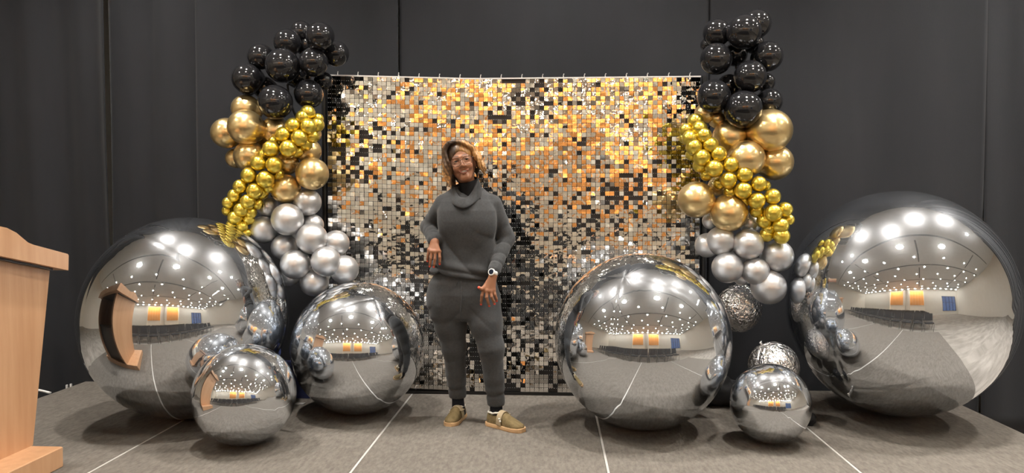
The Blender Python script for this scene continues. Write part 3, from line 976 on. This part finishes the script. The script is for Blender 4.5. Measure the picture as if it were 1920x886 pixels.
# --- socks
for an, sh in ((AR, P(860, 770, .125)), (AL, P(931, 785, .02))):
    MB().tube([lerp(an, sh, t) for t in (-.4, .0, .4, .8, 1.15)], [.034, .036, .037, .040, .044], 16).obj('sock', M['sock'], woman, True)

# --- shoes
def shoe(heel, toe, lat):
    h, t = Vector(heel), Vector(toe)
    d = t - h; L = d.length; u = d.normalized(); v = Vector((-u.y, u.x, 0))
    mw = Matrix(((u.x, v.x, 0, h.x - WO.x), (u.y, v.y, 0, h.y - WO.y), (0, 0, 1, 0), (0, 0, 0, 1)))
    s = L / .25

    def outline(x):     # half width
        return np.interp(x, [0, .02, .06, .11, .16, .20, .235, .25], [.016, .030, .034, .034, .042, .044, .032, .014])

    def f_up(X, Y, Z):
        w_ = outline(X)
        top = np.interp(X, [0, .03, .08, .12, .155, .20, .25], [.078, .078, .080, .088, .072, .052, .036])
        zz = Z - .020
        q = (np.abs(Y / np.maximum(w_ * 1.02, 1e-3)) ** 2.4 + np.clip(zz / (top - .020), 0, 9) ** 2.6) ** .41 - 1
        d = q * .03
        d = smax(d, -X + .002, .012); d = smax(d, X - .248, .02)
        d = np.maximum(d, .014 - Z)
        # foot opening
        op = ell(X, Y, Z, (.058, 0, .098), (.050, .030, .045))
        return smax(d, -op, .005)
    V, F = surfnet(f_up, (-.01, -.06, 0), (.27, .06, .11), .003)
    me = mesh('shoe', V, F); o = link('shoe', me, M['suede'], woman)
    o.matrix_local = mw @ Matrix.Scale(s, 4)
    # sole
    xs = np.concatenate([np.linspace(0, .02, 4), np.linspace(.03, .23, 14), np.linspace(.236, .25, 4)])
    ol = [(x, outline(x) + .005) for x in xs] + [(x, -outline(x) - .005) for x in xs[::-1]]
    ol = [(-.004 + x * 1.03, y) for x, y in ol]
    MB().rings([[(x, y * .96, .0) for x, y in ol], [(x, y, .006) for x, y in ol], [(x, y, .018) for x, y in ol], [(x, y * .97, .0225) for x, y in ol]], True, True).obj('sole', M['sole'], o)
    # strap over the instep
    st = []
    for xx, lift in ((.098, .0), (.130, .0)):
        pass
    sb = MB(); rg = []
    for a in np.linspace(-.15, pi + .15, 20):
        y = math.cos(a) * .041; z = .022 + max(0, math.sin(a)) ** .8 * .071
        rg.append([(.094, y * 1.03, z + .0005), (.094, y * 1.10, z + .005), (.126, y * 1.10, z + .001), (.126, y * 1.03, z - .004)])
    sb.rings(rg, True, True).obj('strap', M['strap'], o)
    bk = MB().box((.090, lat * .034 - .012, .066), (.130, lat * .034 + .012, .073), .002).obj('buckle', M['strap'], o)
    # fleece rim
    rim = [(.058 + .050 * math.cos(a), .029 * math.sin(a), .079 + .010 * max(0, math.cos(a)) + .004 * math.sin(9 * a) * .3) for a in np.linspace(0, 2 * pi, 33)]
    MB().tube(rim, .0052, 8, False).obj('fleece_lining', M['fleece'], o, True)
    for xx, zz in ((.122, .048), (.116, .060)):
        MB().ico((xx, -lat * .043, zz), (.007, .005, .006), 8, 6).obj('fleece_tuft', M['fleece'], o, True)


shoe(fl(868, 779), fl(841, 799), 1)
shoe(fl(915, 795), fl(981, 810), 1)

# --- head
HC = Vector(P(865.5, 302.5, -.055))
HR = Euler((math.radians(4), 0, math.radians(6))).to_matrix()
HR = Matrix.Rotation(math.radians(-13.5), 3, 'Y') @ HR
HSC = 1.0


def hw(v):
    q = HR @ (Vector(v) * HSC)
    return (q.x + HC.x, q.y + HC.y, q.z + HC.z)


def lip_pts(up):
    pts = []
    for i in range(-4, 5):
        x = i * .0066
        zc = -.0610 + 11 * x * x + (.0044 - 4.0 * x * x if up > 0 else -.0068 + 7.0 * x * x)
        pts.append((x, -.0790 + 9 * x * x, zc))
    return pts


def f_head(X, Y, Z):
    d = ell(X, Y, Z, (0, .035, .035), (.071, .090, .088))
    d = smin(d, ell(X, Y, Z, (0, .0, -.031), (.0545, .076, .073)), .04)
    d = smin(d, rc(X, Y, Z, (-.008, -.061, -.097), (.008, -.061, -.097), .0145, .0145), .028)
    for s in (-1, 1):
        d = smin(d, ell(X, Y, Z, (s * .037, -.055, -.034), (.019, .018, .017)), .022)
        d = smin(d, rc(X, Y, Z, (s * .010, -.070, .024), (s * .042, -.055, .023), .006, .005), .016)
        d = smin(d, rc(X, Y, Z, (s * .047, .02, -.052), (s * .017, -.048, -.095), .014, .011), .028)
        d = smin(d, ell(X, Y, Z, (s * .031, -.0555, .0035), (.0175, .0155, .0120)), .007)
        d = smin(d, ell(X, Y, Z, (s * .074, .018, -.015), (.010, .020, .030)), .01)
    d = smin(d, chain(X, Y, Z, [(0, -.066, .012), (0, -.082, -.010), (0, -.093, -.024)], [.0065, .0075, .0100], .006), .012)
    for s in (-1, 1):
        d = smin(d, ell(X, Y, Z, (s * .0125, -.082, -.029), (.0085, .010, .0075)), .006)
    for up in (1, -1):
        rs = [.0020, .0027, .0031, .0033, .0033, .0033, .0031, .0027, .0020]
        d = smin(d, chain(X, Y, Z, lip_pts(up), rs, .002), .005)
    d = smax(d, -ell(X, Y, Z, (0, -.080, -.0595), (.0205, .011, .0040)), .002)
    # almond openings for the eyes
    for s in (-1, 1):
        xx = X - s * .031
        d = smax(d, -(np.sqrt((xx / .0150) ** 2 + ((Z - .0030 + 6 * xx * xx) / .0052) ** 2 + ((Y + .072) / .0085) ** 2) - 1) * .0052, .001)
    # neck
    d = smin(d, rc(X, Y, Z, (0, .035, -.07), (.012, .035, -.20), .045, .046), .03)
    return d


Vh, Fh = surfnet(f_head, (-.10, -.13, -.19), (.10, .14, .14), .0028)
base = np.array((.30, .133, .071))
ch = np.tile(base, (len(Vh), 1))
x, y, z = Vh[:, 0], Vh[:, 1], Vh[:, 2]
arc = -.0610 + 11 * x * x
zu = arc + .0044 - 4 * x * x; zl_ = arc - .0068 + 7 * x * x
lip = np.clip(np.exp(-((z - zu) / .0042) ** 4) + np.exp(-((z - zl_) / .0046) ** 4), 0, 1) * (y < -.062) * np.clip((.0275 - np.abs(x)) / .003, 0, 1)
lipm = lip[:, None]
ch = ch * (1 - lipm) + np.array((.33, .115, .080)) * lipm
brow = np.exp(-((z - .030 - .10 * np.abs(x) + 2.2 * (np.abs(x) - .012) ** 2) / .0040) ** 2) * (np.abs(x) > .010) * (np.abs(x) < .048) * (y < -.035)
ch = ch * (1 - .92 * brow[:, None]) + np.array((.022, .012, .008)) * .92 * brow[:, None]
lash = np.exp(-((np.abs(x) - .031) / .016) ** 4) * np.exp(-((z - .0085 + 6 * (np.abs(x) - .031) ** 2) / .0022) ** 2) * (y < -.045)
ch = ch * (1 - .85 * lash[:, None]) + np.array((.012, .008, .006)) * .85 * lash[:, None]
chk = np.exp(-(((np.abs(x) - .040) / .018) ** 2 + ((z + .036) / .016) ** 2)) * (y < -.03) * .25
ch = ch * (1 - chk[:, None]) + np.array((.47, .20, .11)) * chk[:, None]
Vh = np.array([hw(v) for v in Vh])

# --- hands (world-local metres)
NAIL = np.array((.85, .10, .06))


def hand_mesh(wrist, knuck, fingers, thumb, rk, rf, elbow, h=.0021):
    """wrist point, list of knuckles, list of finger point chains, thumb chain"""
    def f(X, Y, Z):
        d = None
        for k in knuck:
            e = rc(X, Y, Z, wrist, k, .0165, rk)
            d = e if d is None else smin(d, e, .014)
        for a, b in zip(knuck[:-1], knuck[1:]):
            d = smin(d, rc(X, Y, Z, a, b, rk * .93, rk * .93), .008)
        pw_ = lerp(wrist, elbow, .22)
        d = smin(d, rc(X, Y, Z, wrist, pw_, .020, .021), .014)
        for k, ch_ in zip(knuck, fingers):
            n = len(ch_)
            d = smin(d, chain(X, Y, Z, [k] + ch_, [rk * .86] + [rf * (1 - .10 * i) for i in range(n)], .003), .004)
        d = smin(d, chain(X, Y, Z, thumb, [.013, .0115, .0098, .0082], .004), .009)
        return d
    pts = np.array([wrist, lerp(wrist, elbow, .22)] + knuck + [q for c in fingers for q in c] + thumb)
    V, F = surfnet(f, pts.min(0) - .03, pts.max(0) + .03, h)
    c = np.tile(base * .95, (len(V), 1))
    for ch_ in fingers + [thumb]:
        t = np.array(ch_[-1]); pv = np.array(ch_[-2]); dr = (t - pv) / np.linalg.norm(t - pv)
        nc = t + dr * .004 + np.array((0, -.006, 0))
        m = np.linalg.norm((V - nc) * np.array((1, .8, 1)), axis=1) < .0088
        c[m] = NAIL
    # darker knuckle creases
    for k, ch_ in zip(knuck, fingers):
        for q in [k] + ch_[:-1]:
            m = np.exp(-(np.linalg.norm(V - (np.array(q) + np.array((0, -.009, 0))), axis=1) / .005) ** 2)[:, None] * .35
            c = c * (1 - m) + base * .45 * m
    return V, F, c


rH = hand_mesh(P(815, 453, -.082), [P(823.5, 471, -.122), P(816, 471.5, -.126), P(809.5, 471, -.122), P(804.5, 468, -.108)],
               [[P(824.5, 482, -.132), P(824.5, 490, -.128), P(824.3, 494.5, -.122)],
                [P(815.5, 485, -.136), P(814, 495, -.132), P(813.5, 500, -.125)],
                [P(808, 484, -.131), P(806.5, 494, -.127), P(805.8, 499, -.120)],
                [P(802.5, 478, -.112), P(801.5, 485, -.108), P(801.5, 489, -.102)]],
               [P(818, 458, -.075), P(821, 466, -.075), P(823, 474, -.075), P(824, 480, -.08)], .0108, .0082, ELR)
lH = hand_mesh(P(925, 514, -.130), [P(907.5, 541, -.150), P(913.5, 545, -.158), P(920, 545.5, -.156), P(925.5, 543, -.146)],
               [[P(903.5, 554, -.160), P(902.3, 564, -.150), P(902, 570, -.140)],
                [P(912.5, 557, -.170), P(915.5, 567, -.160), P(917.3, 573, -.148)],
                [P(921.5, 556, -.168), P(925.5, 564, -.158), P(927.2, 569, -.147)],
                [P(928, 552, -.155), P(930.5, 559, -.147), P(931.3, 563.5, -.138)]],
               [P(916, 528, -.135), P(909, 538, -.152), P(903, 541.5, -.162), P(898, 538.5, -.166)], .0122, .0086, ELL)

tnr = []
for zz, r, tl in ((-.235, .085, 0), (-.20, .062, 0), (-.17, .058, 0), (-.145, .0565, .004), (-.125, .0565, .010), (-.112, .0575, .014), (-.109, .055, .014), (-.115, .050, .012)):
    tnr.append([hw((.010 + (r + .0) * math.cos(a), .034 + r * 1.02 * math.sin(a), zz + tl * math.sin(a))) for a in np.linspace(0, 2 * pi, 36, endpoint=False)])
MB().rings(tnr).obj('turtleneck', M['turtle'], woman, True)

# --- rest of the body, under the clothes
def f_body(X, Y, Z):
    rows = [(r[0], r[1], r[2], r[3] * .68, r[4] * .66) for r in torso_rows]
    d = smax(smax(loft(X, Y, Z, rows), P(870, 528)[2] - Z, .02), Z - P(870, 378)[2], .02)
    rows = [(r[0], r[1], r[2], r[3] * .72, r[4] * .70) for r in hip_rows]
    h_ = smax(smax(loft(X, Y, Z, rows), P(878, 575)[2] - Z, .02), Z - P(870, 500)[2], .02)
    d = smin(d, h_, .03)
    for sh, el, wr in ((SHR, ELR, WRR), (SHL, ELL, WRL)):
        d = smin(d, smin(rc(X, Y, Z, sh, el, .036, .028), rc(X, Y, Z, el, wr, .028, .020), .01), .02)
    for hp, kn, an, ft in ((P(838, 570, .03), KR, AR, P(858, 775, .11)), (P(903, 570, .02), KL, AL, P(934, 790, .0))):
        d = smin(d, smin(rc(X, Y, Z, hp, kn, .070, .042), smin(rc(X, Y, Z, kn, an, .040, .024), rc(X, Y, Z, an, ft, .024, .024), .01), .01), .015)
    d = smin(d, rc(X, Y, Z, P(876, 350, .02), P(874, 375, .03), .030, .040), .03)
    return d


Vb, Fb = surfnet(f_body, (-.34, -.2, .04), (.34, .24, 1.40), .009)
cbd = np.tile(base, (len(Vb), 1))
Vs = [Vb, Vh, rH[0], lH[0]]; Fs = [Fb, Fh, rH[1], lH[1]]; Cs = [cbd, ch, rH[2], lH[2]]
off = 0; FF = []
for v_, f_ in zip(Vs, Fs):
    FF.append(f_ + off); off += len(v_)
link('body', mesh('body', np.concatenate(Vs), np.concatenate(FF), True, None, None, np.concatenate(Cs)), M['skin'], woman)

# --- eyes, teeth, glasses, earring
for s in (-1, 1):
    b_ = MB().ico((0, 0, 0), (1, 1, 1), 24, 16)
    V = np.array(b_.V); V = V[:, [0, 2, 1]] * np.array((1, 1, -1))
    look = np.array((-.10, -1, .05)); look /= np.linalg.norm(look)
    dt = V @ look
    c = np.tile(np.array((.60, .55, .50)), (len(V), 1)); c[dt > .72] = (.030, .014, .008); c[dt > .93] = (.003, .003, .003)
    V = np.array([hw(v * .0125 + np.array((s * .031, -.0550, .0035))) for v in V])
    link('eye', mesh('eye', V, b_.F, True, None, None, c), M['eye'], woman)
tb = MB(); rg = []
for i in range(-8, 9):
    xx = i * .00285
    zc = -.0598 + 11 * xx * xx
    hgt = .0042 * (1 - (abs(i) / 9.5) ** 3)
    yy = -.0750 + 9 * xx * xx
    rg.append([hw((xx, yy, zc - hgt)), hw((xx, yy - .0012, zc)), hw((xx, yy, zc + hgt)), hw((xx, yy + .006, zc + hgt)), hw((xx, yy + .006, zc - hgt))])
tb.rings(rg, True, True).obj('teeth', M['tooth'], woman, True)
gls = MB()


def rimpt(s, a):
    cx_ = s * .0335
    px_ = .0285 * math.copysign(abs(math.cos(a)) ** .82, math.cos(a)); pz_ = .0225 * math.copysign(abs(math.sin(a)) ** .85, math.sin(a))
    pz_ += .0045 * max(0, s * px_ / .0285) * (pz_ > 0)
    xx = cx_ + px_
    return (xx, -.094 + 5.0 * xx * xx, -.002 + pz_)


for s in (-1, 1):
    gls.tube([hw(rimpt(s, a)) for a in np.linspace(0, 2 * pi, 33)], .0017, 6, False)
    e = rimpt(s, .35 if s > 0 else pi - .35)
    gls.tube([hw(e), hw((s * .072, -.060, .008)), hw((s * .078, .0, .004)), hw((s * .078, .03, -.006))], .0020, 6)
gls.tube([hw((-.006, -.0938, .004)), hw((0, -.096, .0065)), hw((.006, -.0938, .004))], .0022, 6)
go = gls.obj('glasses', M['frame'], woman, True)
for s in (-1, 1):
    pl = MB(); r0 = [hw(rimpt(s, a)) for a in np.linspace(0, 2 * pi, 32, endpoint=False)]
    pl.add(r0, [tuple(range(32))]).obj('lens', M['glass'], go)
MB().ico(hw((.077, -.005, -.052)), (.004, .004, .005), 10, 8).obj('earring', M['gold'], woman, True)

# --- hair: cap and wavy locks
hr = np.random.default_rng(21)
locks = []
PART = -.020
NL = 40
for side in (-1, 1):
    for i in range(NL):
        t = (i + .5) / NL                            # 0 at the forehead, 1 at the back of the head
        a0 = math.radians((-34 if side < 0 else -30) + 98 * t)
        yb = -.038 + .128 * t
        sx = side * math.cos(a0); sy = math.sin(a0)
        amp = hr.uniform(.008, .017); ph = hr.uniform(0, 6.28)
        end_z = (-.106 if side < 0 else -.066) + .018 * hr.normal() - .01 * t
        lift = hr.uniform(-.004, .006)
        pts = []
        for k in range(13):
            u = k / 12
            if u < .42:
                q = u / .42
                a = q * pi / 2 * .95
                px_ = PART * (1 - q) + sx * (.086 + lift) * math.sin(a) ** .82
                py_ = yb * (1 - q) + (.028 + sy * .098) * q
                pz_ = .036 + (.083 + lift) * math.cos(a) ** .85
                if side > 0 and t < .28: pz_ -= .012 * math.sin(pi * q); py_ -= .022 * math.sin(pi * q)
            else:
                q = (u - .42) / .58
                fl_ = .026 * q * q * (1.3 if side > 0 else .6)
                px_ = sx * (.086 + lift + fl_ + .012 * math.sin(pi * q)); py_ = .028 + sy * (.098 + fl_ * .5)
                pz_ = .042 + (end_z - .042) * q
            wv = amp * math.sin(u * 11 + ph) * min(1, u * 1.8)
            px_ += wv * .8 * side; py_ += amp * .8 * math.cos(u * 11 + ph) * min(1, u * 1.8)
            pts.append((px_, py_, pz_))
        gold = hr.random() < (.42 if t < .6 else .15)
        locks.append((pts, gold, t, side))
LIM = [np.array(l[0]) for l in locks]


def f_hair(X, Y, Z):
    cap = ell(X, Y, Z, (0, .036, .040), (.080, .098, .090))
    # open the face
    face = ell(X, Y, Z, (.0, -.10, -.022), (.064, .085, .090))
    cap = smax(cap, -face, .01)
    cap = smax(cap, -.060 - Z, .02)
    d = cap
    for pts, g, t, s in locks:
        rs = [.0075] * 5 + [.009, .0095, .0095, .0095, .009, .008, .0065, .0035]
        e = chain(X, Y, Z, pts, rs, .004)
        d = smin(d, e, .0022)
    face2 = ell(X, Y, Z, (-.010, -.115, -.028), (.053, .058, .097))
    d = smax(d, -face2, .006)
    return d


Vr, Fr = surfnet(f_hair, (-.135, -.125, -.165), (.135, .17, .155), .0036)
dark = np.array((.042, .024, .015)); goldc = np.array((.40, .205, .070)); midc = np.array((.17, .075, .028))
best = np.full(len(Vr), 9.0); bi = np.zeros(len(Vr), int); bu = np.zeros(len(Vr))
for li, Pn in enumerate(LIM):
    for k in range(13):
        dd = np.linalg.norm(Vr - Pn[k], axis=1)
        m = dd < best
        best[m] = dd[m]; bi[m] = li; bu[m] = k / 12
gl_ = np.array([l[1] for l in locks])[bi]; tt_ = np.array([l[2] for l in locks])[bi]; sd_ = np.array([l[3] for l in locks])[bi]
k1 = np.clip((bu - .36) / .40, 0, 1)
amt = np.where(gl_, .10 + .90 * k1, .30 * k1)
fr = (sd_ > 0) & (tt_ < .30)
amt = np.where(fr, np.clip((bu - .04) / .14, 0, 1) * np.where(tt_ < .17, 1.0, .6), amt)
amt = amt * np.where(tt_ > .6, .5, 1)
hc = dark[None] * (1 - amt[:, None]) + goldc[None] * amt[:, None]
hc = hc * (1 + .25 * np.sin(Vr[:, 0] * 420 + Vr[:, 2] * 60)[:, None])
Vr = np.array([hw(v) for v in Vr])
link('hair', mesh('hair', Vr, Fr, True, None, None, np.clip(hc, 0, 1)), M['hairm'], woman)

# --- watch
wc = Vector(P(925.5, 511.5, -.129)); wd = (Vector(P(917, 545, -.152)) - Vector(WRL)).normalized()
wu = wd.orthogonal().normalized(); wv_ = wd.cross(wu)
wt = empty('watch'); wt.parent = woman; wt.location = (0, 0, 0)
sbm = MB(); rg = []
for a in np.linspace(0, 2 * pi, 28, endpoint=False):
    dirv = wu * math.cos(a) + wv_ * math.sin(a)
    rg.append([tuple(wc + dirv * rr_ + wd * ss_) for rr_, ss_ in ((.0225, -.011), (.0255, -.010), (.0255, .010), (.0225, .011))])
rg.append(rg[0])
sbm.rings(rg).obj('watch_strap', M['watch_white'], wt, True)
fd = (Vector((-.45, -1, .1)) - wd * Vector((-.45, -1, .1)).dot(wd)).normalized()
fu = wd; fv = fd.cross(fu)


def disc(r, h0, h1, n=24):
    b0 = wc + fd * .024
    return MB().rings([[tuple(b0 + fd * h0 + (fu * math.cos(a) + fv * math.sin(a)) * r) for a in np.linspace(0, 2 * pi, n, endpoint=False)],
                       [tuple(b0 + fd * h1 + (fu * math.cos(a) + fv * math.sin(a)) * r * .96) for a in np.linspace(0, 2 * pi, n, endpoint=False)]], True, True)


disc(.0205, -.002, .007).obj('watch_case', M['watch_white'], wt)
disc(.0150, .007, .0085).obj('watch_dial', M['watch_face'], wt)
